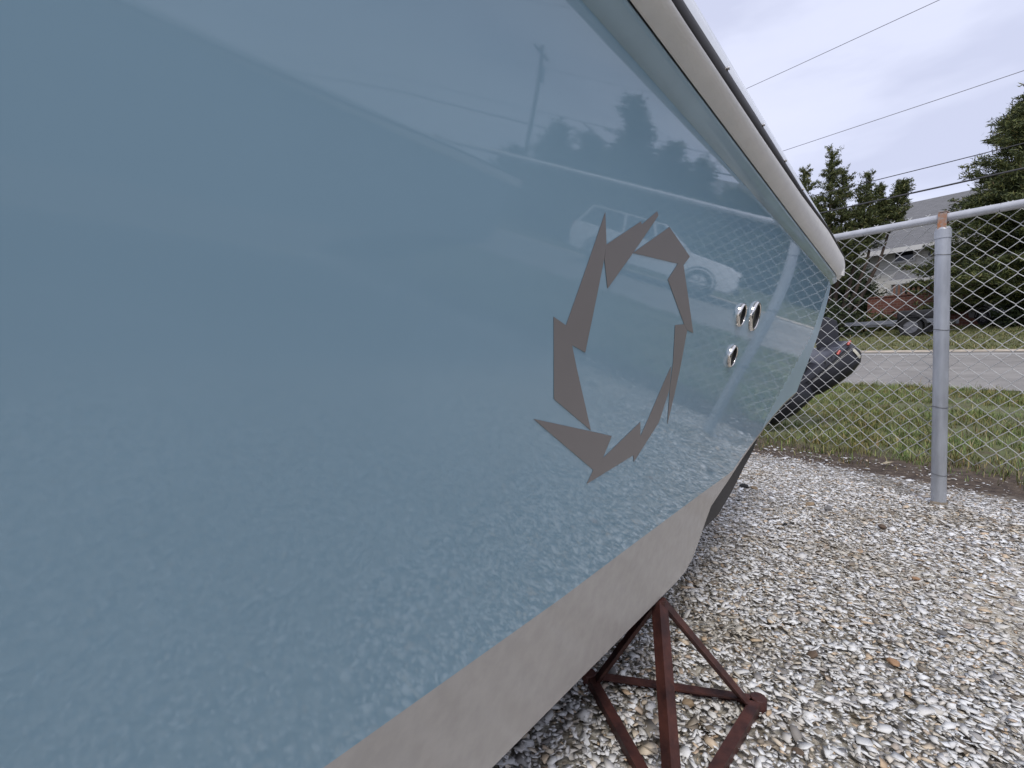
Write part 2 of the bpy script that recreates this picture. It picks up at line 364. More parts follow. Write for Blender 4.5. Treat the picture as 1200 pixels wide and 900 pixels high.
# ================================================================== BOATS
PC = [-0.272157, 0.551258, -0.156124, 0.004576]   # side section: outward offset as a cubic of height
BEAM = 1.15
def prof(h):
    h = min(max(h, .2), 1.08); return ((PC[0]*h+PC[1])*h+PC[2])*h+PC[3]
def interp(x, pts): return float(np.interp(x, [p[0] for p in pts], [p[1] for p in pts]))
LOW = [(-9, .279), (.95, .279), (1.0, .283), (1.04, .300), (1.069, .330), (1.10, .372), (1.12, .398), (1.24, .437), (1.349, .478), (1.45, .508), (1.564, .535), (1.9, .578), (2.213, .597), (3, .61)]
BND = [(-9, .437), (.48, .439), (.7, .445), (1.0, .452), (1.22, .455), (1.26, .4575), (1.355, .490), (1.45, .5165), (1.564, .543), (1.9, .586), (2.213, .605), (3, .62)]
TEND = 2.215
CREASE = [(.55, 1.52), (.572, 1.544), (.618, 1.607), (.705, 1.75), (.824, 1.95), (1.0, 2.06), (1.1, 2.10)]
def side_s(T, h):
    s = prof(h)
    tc = interp(h, CREASE)
    if T > tc: s -= .05*(T-tc)
    return s
def bow(T):            # plan taper towards the bow: factor on half-beam, and sheer
    if T > -1.6: return 1.0, 0.0
    k = (-1.6-T)/3.2; return max(0.0, 1-k**2.2), .25*k*k
def make_boat(name, lateral, mats, detail, label, flip_detail=1):
    """lateral: position of the centreline measured from the camera along ND"""
    root = empty(name, ND*lateral, 0, label=label, cat='boat')
    base = ND*lateral
    def P(side, T, s, h):
        k, z = bow(T); hb = (BEAM+s)*k
        return TD*T + ND*(side*hb) + Vector((0, 0, h+z*max(0, (h-.3))/.7))
    def grid(nm, Ts, rows, side, m, smooth=True, parent=root):
        """rows: function (T)->list of (s,h)"""
        V = []; F = []; n = None
        for T in Ts:
            r = rows(T); n = len(r)
            for s, h in r: V.append(P(side, T, s, h))
        for i in range(len(Ts)-1):
            for k in range(n-1): F.append((i*n+k, i*n+k+1, (i+1)*n+k+1, (i+1)*n+k) if side > 0 else (i*n+k, (i+1)*n+k, (i+1)*n+k+1, i*n+k+1))
        return link(nm, pd_mesh(nm, V, F), m, parent, smooth)
    Tf = list(np.arange(-4.8, -.5, .15)) + list(np.arange(-.5, TEND, .02 if detail else .1)) + [TEND]
    if detail: # dense steps near the upswept chine
        Tf = sorted(set(list(np.round(Tf, 4)) + list(np.round(np.arange(.95, 1.25, .005), 4)) + list(np.round(np.arange(1.5, 2.2, .007), 4))))
    for side in (1, -1):
        d = detail and side > 0
        nb, ng = (26, 5) if d else (8, 2)
        hs_ = grid('hull_side', Tf, lambda T: [(side_s(T, h), h) for h in np.linspace(interp(T, BND), 1.0255, nb+1)], side, mats['side'])
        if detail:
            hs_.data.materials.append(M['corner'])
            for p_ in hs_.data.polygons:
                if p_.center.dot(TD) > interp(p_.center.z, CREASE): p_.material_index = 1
        o = grid('boot_stripe', Tf, lambda T: [(side_s(T, h), h) for h in np.linspace(interp(T, LOW), interp(T, BND), ng+1)], side, mats['stripe'])
        # underside of the flare, the rounded shoulder below the rail
        def shoulder(T):
            b = side_s(T, 1.0255); f = 0.004*max(0, T-1.2)
            pts = [(b, 1.0255), (b+.003, 1.0262), (b+.008, 1.0285), (b+.0125, 1.0318), (b+.0150, 1.0343), (b+.0162, 1.0351), (b+.0178, 1.0364), (b+.0187, 1.0383), (b+.0187, 1.0403), (b+.0185, 1.0415+f)]
            return pts
        grid('rail_shoulder', Tf, shoulder, side, mats['shoulder'])
        def h4(T): return interp(T, [(-5, 1.052), (.45, 1.051), (.77, 1.059), (1.13, 1.071), (1.6, 1.096), (2.3, 1.104)])
        def h5(T): return interp(T, [(-5, 1.071), (.45, 1.071), (.72, 1.079), (1.14, 1.088), (1.6, 1.110), (1.75, 1.114), (2.3, 1.113)])
        def h6(T): return interp(T, [(-5, 1.10), (.5, 1.10), (.98, 1.108), (1.4, 1.114), (1.7, 1.116), (2.3, 1.114)])
        def rail(T):
            b = side_s(T, 1.0255)+.0185; f = .004*max(0, T-1.2); lo = 1.0418+f; hi = h4(T); o_ = .171-.15
            R = []
            for k in range(9):
                a = k/8; R.append((b+.0015+(o_+.001)*math.sin(a*math.pi*.5)**.8, lo+(hi-lo)*(a**1.5*.75+.25*a)))
            return R
        grid('rub_rail', Tf+[TEND+.03], rail, side, mats['rail'])
        grid('rail_insert', Tf+[TEND+.02], lambda T: [(rail(T)[-1][0]-.0015, h4(T)-.001), (rail(T)[-1][0]+.0005, h4(T)+.002), (rail(T)[-1][0]+.001, (h4(T)+h5(T))/2), (rail(T)[-1][0]-.001, h5(T)-.002), (rail(T)[-1][0]-.004, h5(T)+.001)], side, mats['insert'])
        def cap(T):
            b = rail(T)[-1][0]-.003; return [(b, h5(T)), (b-.0005, (h5(T)+h6(T))/2), (b-.003, h6(T)-.004), (b-.008, h6(T)), (b-.03, h6(T)+.004), (-.15, h6(T)+.006), (-.2, h6(T)-.02)]
        grid('deck_cap', Tf, cap, side, mats['cap'])
        # rounded end of the rail at the transom corner
    # rail across the transom
    for (nm, mt, lo, hi, out) in (('transom_rail', mats['rail'], 1.052, 1.102, .014), ('transom_cap', mats['cap'], 1.1025, 1.112, .008)):
        mb = MB(); rings = []
        for sgn in np.linspace(-1, 1, 15):
            hb = (BEAM+.165)*sgn; c = TEND+out*(1-abs(sgn)**8)
            rings.append([TD*(c-.05)+ND*hb+Vector((0, 0, lo)), TD*c+ND*hb+Vector((0, 0, lo+.004)), TD*(c+.006)+ND*hb+Vector((0, 0, (lo+hi)/2)), TD*c+ND*hb+Vector((0, 0, hi-.004)), TD*(c-.05)+ND*hb+Vector((0, 0, hi))])
        mb.loft(rings); mb.build(nm, mt, root, smooth=True, sharp=50)
    # transom
    V = []; hs = list(np.linspace(.60, 1.0255, 8)); n = len(hs)
    for side in (1, -1):
        for h in hs: V.append(P(side, TEND-.0005, side_s(TEND, h)-.0005, h))
    kk = len(V); V.append(TD*(TEND-.15)+Vector((0, 0, .18)))
    F = [(k, k+1, n+k+1, n+k) for k in range(n-1)]+[(0, n, kk)]
    link('transom', pd_mesh('transom', V, F), mats['side'], root)
    V = []; F = []
    for i, T in enumerate([t for t in Tf if t <= TEND]):
        for (sg, s, h) in ((1, side_s(T, interp(T, LOW))-.003, interp(T, LOW)+.001), (1, side_s(T, .3)-.07, interp(T, LOW)+.0), (0, 0, .12), (-1, side_s(T, .3)-.07, interp(T, LOW)), (-1, side_s(T, interp(T, LOW))-.003, interp(T, LOW)+.001)):
            if sg == 0: V.append(TD*T+Vector((0, 0, .10+bow(T)[1]*1.2)))
            else: V.append(P(sg, T, s, h))
        if i:
            for k in range(4): F.append(((i-1)*5+k, i*5+k, i*5+k+1, (i-1)*5+k+1))
    link('hull_bottom', pd_mesh('hull_bottom', V, F), mats['bottom'], root)
    # deck
    V = []; F = []; TT = [t for t in Tf if t <= TEND][::4]+[TEND]
    for i, T in enumerate(TT):
        V += [P(1, T, -.19, 1.095), P(-1, T, -.19, 1.095)]
        if i: F.append((2*i-2, 2*i-1, 2*i+1, 2*i))
    link('deck', pd_mesh('deck', V, F), mats['cap'], root)
    return root, P
boatm = dict(side=M['blue'], stripe=M['grey'], shoulder=M['blue2'], rail=M['rail'], insert=M['insert'], cap=M['cap'], bottom=M['black_bottom'])
boat, BP = make_boat('motor_boat', -.336-BEAM, boatm, True, 'light blue motor boat with grey stripe and angular ring graphic on a red stand')
# black running strake / tab showing under the stern
mb = MB()
st = [(.95, .245, .272), (1.05, .250, .285), (1.12, .262, .33), (1.20, .27, .37), (1.30, .283, .43), (1.41, .287, .47), (1.55, .322, .50), (1.70, .375, .53), (1.82, .412, .56), (2.0, .50, .585), (2.1, .56, .59)]
rings = [[BP(1, T, -.052, a), BP(1, T, -.052, b), BP(1, T, -.12, b+.02), BP(1, T, -.12, a-.01)] for T, a, b in st]
mb.loft(rings); mb.build('chine_strake', M['black_bottom'], boat, sharp=30)

# ring graphic: angular blades in (T, h) on the hull side
GRAPHIC = [[(0.4191, 0.8828), (0.4318, 0.8547), (0.4322, 0.8408), (0.4292, 0.7462), (0.4011, 0.7532), (0.3837, 0.7717)],
    [(0.4318, 0.8547), (0.4981, 0.8912), (0.5010, 0.8885), (0.5341, 0.9100), (0.5397, 0.9068), (0.4924, 0.8567), (0.4503, 0.8137), (0.4327, 0.8409)],
    [(0.4924, 0.8567), (0.5762, 0.9013), (0.6621, 0.8801), (0.6451, 0.8663), (0.6250, 0.8652)],
    [(0.6451, 0.8663), (0.6250, 0.8652), (0.6021, 0.8420), (0.6948, 0.7900), (0.7123, 0.7825), (0.7416, 0.7794)],
    [(0.6604, 0.7871), (0.6948, 0.7900), (0.7129, 0.7815), (0.7201, 0.7269), (0.7221, 0.6844), (0.7219, 0.6368), (0.6965, 0.6950), (0.6852, 0.7337)],
    [(0.6812, 0.7287), (0.6961, 0.6950), (0.6842, 0.6442), (0.6225, 0.5928), (0.6148, 0.6036), (0.6255, 0.6293), (0.6459, 0.6653), (0.6676, 0.7065)],
    [(0.3574, 0.6823), (0.4820, 0.6542), (0.5337, 0.6422), (0.5217, 0.6151), (0.6139, 0.6518), (0.6255, 0.6293), (0.6148, 0.6036), (0.4927, 0.5875), (0.5026, 0.6035)],
    [(0.3607, 0.7784), (0.3837, 0.7717), (0.4011, 0.7532), (0.4172, 0.7312), (0.4761, 0.6565), (0.3862, 0.6997)]]
for pts in GRAPHIC:
    bm = bmesh.new()
    f = bm.faces.new([bm.verts.new((T, h, 0)) for T, h in pts])
    # cut by level lines so that it follows the curved side
    for hh in np.arange(.5, 1.0, .04):
        bmesh.ops.bisect_plane(bm, geom=bm.verts[:]+bm.edges[:]+bm.faces[:], plane_co=(0, hh, 0), plane_no=(0, 1, 0))
    bmesh.ops.triangulate(bm, faces=bm.faces[:])
    for v in bm.verts:
        T, h = v.co.x, v.co.y; v.co = BP(1, T, side_s(T, h)+.0004, h)
    bmesh.ops.recalc_face_normals(bm, faces=bm.faces[:])
    if sum((f.normal.dot(ND)*f.calc_area() for f in bm.faces)) < 0: bmesh.ops.reverse_faces(bm, faces=bm.faces[:])
    r = bmesh.ops.extrude_face_region(bm, geom=bm.faces[:])
    for v in [e for e in r['geom'] if isinstance(e, bmesh.types.BMVert)]: v.co += ND*.00025
    me = bpy.data.meshes.new('graphic_blade'); bm.to_mesh(me); bm.free(); link('graphic_blade', me, M['decal'], boat)

# through-hull fittings
def fitting(T, h, R):
    c = BP(1, T, side_s(T, h), h); e1 = (BP(1, T+.01, side_s(T, h), h)-c).normalized(); e2 = (BP(1, T, side_s(T, h+.01), h+.01)-c).normalized(); n = e1.cross(e2); n = n if n.dot(ND) > 0 else -n
    prof_ = [(R, -.001), (R, .002), (R*.985, .0038), (R*.94, .0056), (R*.89, .0066), (R*.84, .0068), (R*.81, .0062), (R*.80, .0052)]
    mb = MB(); K = 40; V = []; F = []
    for r, d in prof_:
        for k in range(K):
            a = 2*math.pi*k/K; V.append(c+e1*(r*math.cos(a))+e2*(r*math.sin(a))+n*d)
    for i in range(len(prof_)-1):
        for k in range(K): F.append((i*K+k, i*K+(k+1) % K, (i+1)*K+(k+1) % K, (i+1)*K+k))
    mb.add(V, F); o = mb.build('through_hull_fitting', M['chrome'], boat, smooth=True)
    V = [c+e1*(q_*math.cos(2*math.pi*k/K))+e2*(q_*math.sin(2*math.pi*k/K))+n*d_ for q_, d_ in ((R*.80, .0052), (R*.77, .0010)) for k in range(K)]
    link('drain_opening', pd_mesh('drain_opening', V, [(k, (k+1) % K, K+(k+1) % K, K+k) for k in range(K)]+[tuple(range(K, 2*K))]), M['black'], o)  # black lining and disc stand for the shade inside; hull is not cut
fitting(0.9790, 0.8235, .0228); fitting(1.0842, 0.8282, .0315); fitting(0.9864, 0.7450, .0228)
# snap studs along the rail insert
for T in (.59, .773, .944, 1.138):
    h = interp(T, [(.45, 1.071), (.72, 1.079), (1.14, 1.088)]); c = BP(1, T, .172, h-.002); mb = MB()
    mb.tube([c-ND*.001, c+ND*.0012], .0026, 12); mb.tube([c+ND*.0012, c+ND*.003], [.0015, .0019], 12); mb.build('snap_stud', M['chrome'], boat, sharp=40)
# bow rollers are out of sight; add the keel
mb = MB(); mb.box((0, 0, 0), (1, 1, 1))
mb = MB(); mb.loft([[TD*T+ND*a+Vector((0, 0, b)) for a, b in ((-.03, .02), (.03, .02), (.03, .12), (-.03, .12))] for T in (-3.0, 1.9)]); mb.build('keel', M['black_bottom'], boat)

bm2 = dict(side=M['grey_hull'], stripe=M['grey'], shoulder=M['grey_hull'], rail=M['rail'], insert=M['insert'], cap=M['cap'], bottom=M['black_bottom'])
boat2, BP2 = make_boat('moored_boat', 1.92+BEAM, bm2, False, 'pale grey boat parked parallel beside the blue boat, seen only as a reflection')
boat2.name = 'stored_boat'
boat2.location += TD*.25+Vector((0, 0, .13))
# keel blocks under the two boats
wood = mat('block_wood', (.2, .14, .09), .9, noise=(6, .4))
for (lat, nm) in ((-.336-BEAM, 'under the blue boat'), (1.92+BEAM, 'under the pale grey boat')):
    for T, wh in ((1.3, 'near the stern'), (-1.8, 'near the bow')):
        mb = MB(); R = Matrix.Rotation(math.atan2(TD.y, TD.x), 4, 'Z')
        mb.box((0, 0, .035), (.3, .14, .07)); 
        o = mb.build('keel_block', wood, None, bevel=.004); o.location = ND*lat+TD*T+Vector((0, 0, -.05)); o.rotation_euler = (0, 0, math.atan2(TD.y, TD.x))
        tag(o, f'wooden keel block {nm} {wh}', 'block', 'keel blocks')

# ================================================================== BOAT STAND
def angle_iron(mb, a, b, w_, toward, t=.004):
    """L section from a to b, its corner edge facing 'toward'"""
    a, b = Vector(a), Vector(b); d = (b-a).normalized(); n = (Vector(toward)-d*Vector(toward).dot(d)).normalized(); s = d.cross(n)
    u1 = (-n+s).normalized(); u2 = (-n-s).normalized()
    def ring(p):
        k = p+n*0
        return [k, k+u1*w_, k+u1*w_+u2*t, k+u1*t+u2*t, k+u2*w_+u1*t, k+u2*w_]
    mb.loft([ring(a), ring(b)]); return mb
SA, SB, SC = Vector((.172, 1.012, 0)), Vector((.511, .936, 0)), Vector((.245, .657, 0))
cen = (SA+SB+SC)/3; apex = cen+Vector((0, 0, .285))-ND*.03
stand = empty('boat_stand', (0, 0, 0), 0, label='rusty red steel tripod stand propping up the blue hull', cat='boat stand')
for Pt, wd in ((SA, .0175), (SB, .0185), (SC, .0215)):
    outw = (Pt-cen).normalized(); mb = MB()
    angle_iron(mb, Pt+Vector((0, 0, .012)), apex+outw*.012-Vector((0, 0, .01)), wd, outw*1+Vector((0, 0, .5)), .004); mb.build('leg', M['stand'], stand, sharp=30)
for a, b in ((SA, SB), (SB, SC), (SC, SA)):
    mb = MB(); mid = (a+b)/2-cen; dd = (b-a).normalized()
    o1 = mid.normalized()
    # flat flange outward on ground, web upright
    w_ = .020; t = .004; z0_ = .018
    def ring(p): return [p+o1*.008+Vector((0, 0, z0_)), p+o1*.008+Vector((0, 0, z0_+w_)), p+o1*(.008-w_)+Vector((0, 0, z0_+w_)), p+o1*(.008-w_)+Vector((0, 0, z0_+w_-t)), p+o1*(.008-t)+Vector((0, 0, z0_+w_-t)), p+o1*(.008-t)+Vector((0, 0, z0_))]
    mb.loft([ring(a+dd*.004), ring(b-dd*.004)]); mb.build('base_bar', M['stand'], stand, sharp=30)
for p_ in (SA, SB, SC):
    mb = MB(); mb.tube([p_+Vector((0, 0, .008)), p_+Vector((0, 0, .0375)), p_+Vector((0, 0, .0395))], [.0165, .0165, .015], 12); mb.build('corner', M['stand'], stand, smooth=True, sharp=40)
mb = MB(); mb.tube([apex-Vector((0, 0, .035)), apex-Vector((0, 0, .012))], .013, 14); mb.build('screw_collar', M['stand'], stand, sharp=30)
mb = MB(); mb.box(apex-ND*.035+Vector((0, 0, -.018)), (.06, .06, .010)); mb.build('top_pad', M['black'], stand, bevel=.002)

# ================================================================== FENCE
fence = road_frame('chain_link_fence', label='waist high galvanised chain link fence between shell yard and grass verge', cat='fence')
RAILH = 1.425; MESHTOP = 1.435
def raise_f(m): return 0
PM = .613
posts = [PM-2.6*k for k in range(0, 4)] + [PM+2.6, PM+5.2]
for m_ in posts:
    mb = MB(); lean = .035 if m_ == PM else 0.0
    base = Vector((-m_, QF, -.05)); top = Vector((-m_-lean, QF, 1.37)); mb.tube([base, top], .0298, 28); po = mb.build('post', M['galv'], fence, smooth=True, sharp=50)
    mb = MB(); d = (top-base).normalized(); mb.tube([top-d*.045, top-d*.005], .0325, 24); mb.tube([top-d*.004, top+d*.010], [.032, .025], 24); mb.build('post_cap', M['galv'], po, smooth=True, sharp=40)
    mb = MB(); mb.tube([(-m_, QF, -.02), (-m_, QF, .012), (-m_, QF, .03)], [.045, .036, .0305], 22); mb.build('foot_collar', M['concrete'], po, smooth=True)
    mb = MB(); c = Vector((-m_-lean, QF, RAILH)); pts = []
    mb.box(c+Vector((0, -.024, -.022)), (.034, .004, .085)); mb.box(c+Vector((0, 0, .026)), (.034, .05, .004)); mb.box(c+Vector((0, .024, .0)), (.034, .004, .05)); mb.build('rail_band', M['rust'], po, bevel=.0015)
    for hh in (1.245, .88, .50, .165):
        p = base+d*((hh+.05)/d.z); mb = MB(); ring = [p+Vector((math.cos(a)*.0315, math.sin(a)*.0315, .003*math.sin(a*2))) for a in np.linspace(0, 2*math.pi, 22)]
        mb.tube(ring, .0014, 5, False); mb.tube([p+Vector((.028, .018, 0)), p+Vector((.05, .038, .004))], .0014, 5); mb.tube([p+Vector((-.028, .018, 0)), p+Vector((-.05, .036, -.004))], .0014, 5); mb.build('tie_wire', M['tie'], po)
m0, m1 = 6.2, -8.0
mb = MB(); mb.tube([(-m0, QF, RAILH), (-m1, QF, RAILH)], .0195, 20); mb.build('top_rail', M['galv_rail'], fence, smooth=True, sharp=60)
def wire_mesh(flip):
    mb = MB(); hs = .036; n = 35; pts = []; z0 = MESHTOP+.018
    for i in range(n):
        side_ = (i % 2) ^ flip
        x_ = (.0375 if side_ else -.0015)
        z_ = z0-i*hs
        yb = (.0028 if (i % 2) else -.0028)
        # bend: small plateau at each crossing
        dx = -.004 if side_ else .004
        if i == 0: pts.append((x_+(.008 if side_ else -.008)*1.0, 0, z_+.006)); continue
        pts += [(x_+dx*.9, yb*.3, z_+.0045), (x_, yb*1.0, z_), (x_+dx*.9, yb*.3, z_-.0045)] if i < n-1 else [(x_, 0, z_)]
    mb.tube(pts, .00175, 5, True); me = pd_mesh('wire', mb.v, mb.f); me.shade_smooth(); me.materials.append(M['wire']); return me
wm = [wire_mesh(0), wire_mesh(1)]
xs = -5.9; i = 0
while xs < 5.2:
    o = bpy.data.objects.new('wire', wm[i % 2]); col.objects.link(o); o.parent = fence
    sag = .004*math.sin(xs*5.1)+.003*math.sin(xs*13.7)
    o.location = (xs, QF+.040+.004*math.sin(xs*3.3), sag); xs += .036; i += 1
for k in range(10):
    m_ = PM+1.4-k*.52
    if abs(m_-PM) < .1: continue
    p = Vector((-m_, QF, RAILH)); ring = [p+Vector((.002*math.sin(a), math.cos(a)*.021+.003, math.sin(a)*.021)) for a in np.linspace(0, 2*math.pi, 16)]
    mb = MB(); mb.tube(ring, .0014, 5, False); mb.build('rail_tie', M['tie'], fence)

# ================================================================== STONES, LEAF, STICK
stone_cols = {'tan': (.33, .24, .15), 'grey': (.22, .21, .20), 'brown': (.16, .11, .075), 'dark': (.03, .03, .03), 'white': (.7, .69, .68), 'orange': (.5, .3, .17)}
def ground_at(px, py):
    r = FW + Vector((1, 0, 0))*((px-600)/FPX) + UP*((450-py)/FPX); return Vector((0, 0, CAM_H)) + r*(-(CAM_H-.012)/r.z)
def stone(px, py, w_, asp, flat, colr, name, label, cat='stone', grp=None):
    c = ground_at(px, py); bm = bmesh.new(); bmesh.ops.create_icosphere(bm, subdivisions=3, radius=1); sd_ = random.random()*50
    for v in bm.verts:
        n = mnoise.noise(v.co*1.3+Vector((sd_, 0, 0)))*.28+mnoise.noise(v.co*4+Vector((sd_, 3, 0)))*.06; v.co *= 1+n; v.co = Vector((v.co.x*w_/2, v.co.y*w_/2*asp, v.co.z*w_/2*flat))
    me = bpy.data.meshes.new(name); bm.to_mesh(me); bm.free()
    mm = M.setdefault('stone_'+colr, None) or mat('stone_'+colr, stone_cols[colr], .8, noise=(30, .4), bump=.002, bscale=80); M['stone_'+colr] = mm
    o = link(name, me, mm, None, True); o.location = c+Vector((0, 0, w_*flat*.32+.004)); o.rotation_euler = (random.uniform(-.2, .2), random.uniform(-.2, .2), random.uniform(0, 3)); tag(o, label, cat, grp)
stone(806, 828, .026, .75, .55, 'tan', 'pebble', 'smooth tan pebble against the back bar of the red stand', 'pebble')
stone(716, 792, .032, .8, .5, 'grey', 'stone', 'dark grey stone inside the left side of the stand')
stone(949, 593, .045, .7, .45, 'tan', 'stone', 'brown tan stone on the shells left of the fence post')
stone(971, 598, .050, .6, .4, 'grey', 'stone', 'grey stone on the shells close to the larger tan one')
stone(1034, 620, .040, .7, .5, 'brown', 'stone', 'brown stone on the shells below and left of the post foot')
stone(920, 616, .022, .8, .5, 'dark', 'stone', 'small black stone on the shells right of the hull')
stone(872, 572, .05, .7, .5, 'dark', 'stone', 'black lump beside the dark strake under the stern')
stone(884, 574, .05, .7, .4, 'tan', 'stone', 'flat tan stone near the black lump by the stern')
stone(952, 770, .030, .7, .4, 'brown', 'stone', 'flat brown stone right of the stand')
stone(1046, 779, .028, .8, .4, 'orange', 'stone', 'orange brown stone in the dark patch of shells')
stone(1073, 680, .024, .8, .35, 'orange', 'stone', 'pale orange stone in the middle of the shells')
stone(935, 884, .020, .8, .4, 'brown', 'stone', 'brown stone at the bottom edge right of the stand')
stone(1104, 745, .028, .8, .4, 'grey', 'stone', 'grey stone in the dark patch right of the orange stone')
mb = MB(); a = at_q(945, 533, 3.75); a.z = .035; b = at_q(972, 538, 3.70); b.z = .03
mb.tube([a, (a+b)/2+Vector((0, 0, .004)), b], [.002, .0035, .002], 6)
o = mb.build('stick', mat('pale_stick', (.5, .45, .4), .8, noise=(20, .3)), None, smooth=True); tag(o, 'thin pale stick lying on soil behind the fence', 'stick')
lf = at_q(1040, 535, 3.8); lf.z = .045
o = link('leaf', pd_mesh('leaf', [(-.05, 0, 0), (-.01, -.018, .01), (.04, -.006, .016), (.05, .004, .012), (.01, .02, .012)], [(0, 1, 4), (1, 2, 4), (2, 3, 4)]), mat('dead_leaf', (.5, .42, .27), .7, noise=(20, .3)))
o.location = lf; tag(o, 'pale dead leaf on the soil behind the fence', 'leaf')

# ================================================================== TREES
def foliage_mesh(name, C, S, dirs, per, leaf, seed, asp=.2):
    """C (n,3) spray centres, S (n,) sizes, dirs (n,3) outward; per small leaf faces each"""
    r_ = np.random.default_rng(seed); n = len(C)
    t = r_.uniform(-1, 1, (n, per, 1)); off_ = r_.normal(0, .33, (n, per, 3)); off_[..., 2] *= .6
    Pn = C[:, None, :] + (dirs[:, None, :]*t*.9 + off_)*S[:, None, None]
    Pn = Pn.reshape(-1, 3); k = len(Pn)
    a = r_.normal(0, 1, (k, 3)) + np.repeat(dirs, per, 0)*1.2; a /= np.linalg.norm(a, axis=1, keepdims=True)
    b = np.cross(a, r_.normal(0, 1, (k, 3))); b /= np.linalg.norm(b, axis=1, keepdims=True)
    l = leaf*r_.uniform(.6, 1.5, (k, 1)); 
    V = np.stack([Pn-a*l, Pn-b*l*asp, Pn+a*l, Pn+b*l*asp], 1).reshape(-1, 3)
    return np_mesh(name, V, [np.arange(k*4).reshape(-1, 4)])
def conifer(name, base, H, R, label, group=None, nb=260, per=26, leaf=.06, seed=1, tops=((0, 0, 1),), matk='cedar', bottom=.05, droop=.1, power=.8, spray=.2, sub=9, upsweep=.35, trunk_r=.11):
    rn = random.Random(seed); root = empty(name, base, 0, label=label, cat='tree'); 
    if group: root['group'] = group
    C = []; S = []; D = []; mbT = MB()
    for (ox, oy, hf) in tops:
        tb = Vector((ox*.15, oy*.15, 0)); tt = Vector((ox, oy, H*hf)); rr = trunk_r*(.5+.5*hf)
        mid = tb.lerp(tt, .5)+Vector((ox*.12, 0, 0))+Vector((rn.uniform(-.1, .1), rn.uniform(-.1, .1), 0))
        mbT.tube([tb-Vector((0, 0, .15)), mid, tt], [rr, rr*.55, .008], 7)
        for i in range(int(nb*hf/ sum(t[2] for t in tops))+4):
            f0 = min(.7, bottom+.16*abs(ox)) if bottom > .2 else bottom; f = f0+(1-f0)*(rn.random()**.85); az = rn.uniform(0, 2*math.pi)
            p0 = (tb.lerp(mid, f*2) if f < .5 else mid.lerp(tt, f*2-1))
            rad = R*hf*((1-f)**power)*rn.uniform(.55, 1.12)+.12
            d = Vector((math.cos(az), math.sin(az), rn.uniform(-.1, upsweep))); d.normalize()
            tip = p0+d*rad+Vector((0, 0, -droop*rad))
            br = max(.006, .03*(1-f)*hf)
            kink = p0.lerp(tip, .5)+Vector((0, 0, -.06*rad))
            mbT.tube([p0, kink, tip], [br, br*.6, .003], 4, False)
            ns = max(2, int(sub*rad/R*1.5))
            for k in range(ns):
                g = rn.uniform(.25, 1.04)**.7; base_p = p0.lerp(kink, g*2) if g < .5 else kink.lerp(tip, g*2-1)
                o_ = Vector((rn.gauss(0, 1), rn.gauss(0, 1), rn.gauss(.3, .6)))*spray*(.55 if g > .8 else .9)
                C.append(base_p+o_*.7); S.append(spray*rn.uniform(.6, 1.3)*(.7 if g > .85 else 1)); dd = (d*1.1+o_.normalized()*.7+Vector((0, 0, .25))).normalized(); D.append(dd)
        for k in range(26):
            g_ = (k+.5)/26; a_ = k*2.4; rr_ = .22*R*hf*g_*.75; p = tt+Vector((math.cos(a_)*rr_*rn.random(), math.sin(a_)*rr_*rn.random(), -g_*.2*H*hf)); C.append(p); S.append(spray*(.3+.75*g_)); D.append(Vector((math.cos(a_)*.5*g_, math.sin(a_)*.5*g_, 1)).normalized())
    me = foliage_mesh('crown', np.array(C), np.array(S), np.array(D), per, leaf, seed); link('crown', me, M[matk], root)
    mbT.build('trunk', M['bark'], root, smooth=True)
    return root
def q_point(px, py, q): 
    p = at_q(px, py, q); return p
def place(px, q):
    p = at_q(px, 420, q); p.z = ground_h(p.dot(GV)); return p
# left cedar, in front of the house
q = 22; b = place(972, q); topz = at_q(966, 182, q).z; sc_ = (at_q(1000, 420, q)-at_q(900, 420, q)).length/100
conifer('cedar_tree', b, topz-b.z, 1.7, 'open feathery cedar tree in front of the grey roofed house', None, nb=470, per=32, leaf=.055, seed=3,
        tops=((-.2, 0, 1), (.5, .3, .92), (1.35, 0, .88), (2.1, .3, .83), (2.8, 0, .845), (-1.3, 0, .9)), bottom=.24, spray=.135, sub=17, upsweep=1.1, power=.95, trunk_r=.11)
# right big cedar
q = 24.5; b = place(1240, q); topz = at_q(1226, 62, q).z
conifer('cedar_tree', b, topz-b.z, 4.2, 'large dense dark cedar overhanging the fence line right of the post', None, nb=560, per=34, leaf=.07, seed=5,
        tops=((0, 0, 1), (-1.3, 0, .80), (1.4, .2, .85)), bottom=.12, spray=.25, sub=27, droop=.18, power=.62, upsweep=.25, matk='cedar', trunk_r=.2)
# trees behind, closing the gap beside the hull
for i, (px, q, ty, R, lb) in enumerate([(938, 27, 262, 3.4, 'dark evergreen just past the boat stern behind the feathery cedar'), (978, 27, 315, 1.8, 'low dark evergreen left of the house wing'),
                           (900, 36, 255, 5, 'far evergreen hidden mostly behind the blue hull'), (1262, 36, 190, 6, 'far evergreen beyond the big cedar at the right edge')]):
    b = place(px, q); conifer('evergreen_tree', b, at_q(px, ty, q).z-b.z, R, lb, 'evergreens behind the cedar', nb=220, per=34, leaf=.09, seed=20+i, bottom=.02, spray=.4, sub=12, matk='cedar_dark', power=.55)
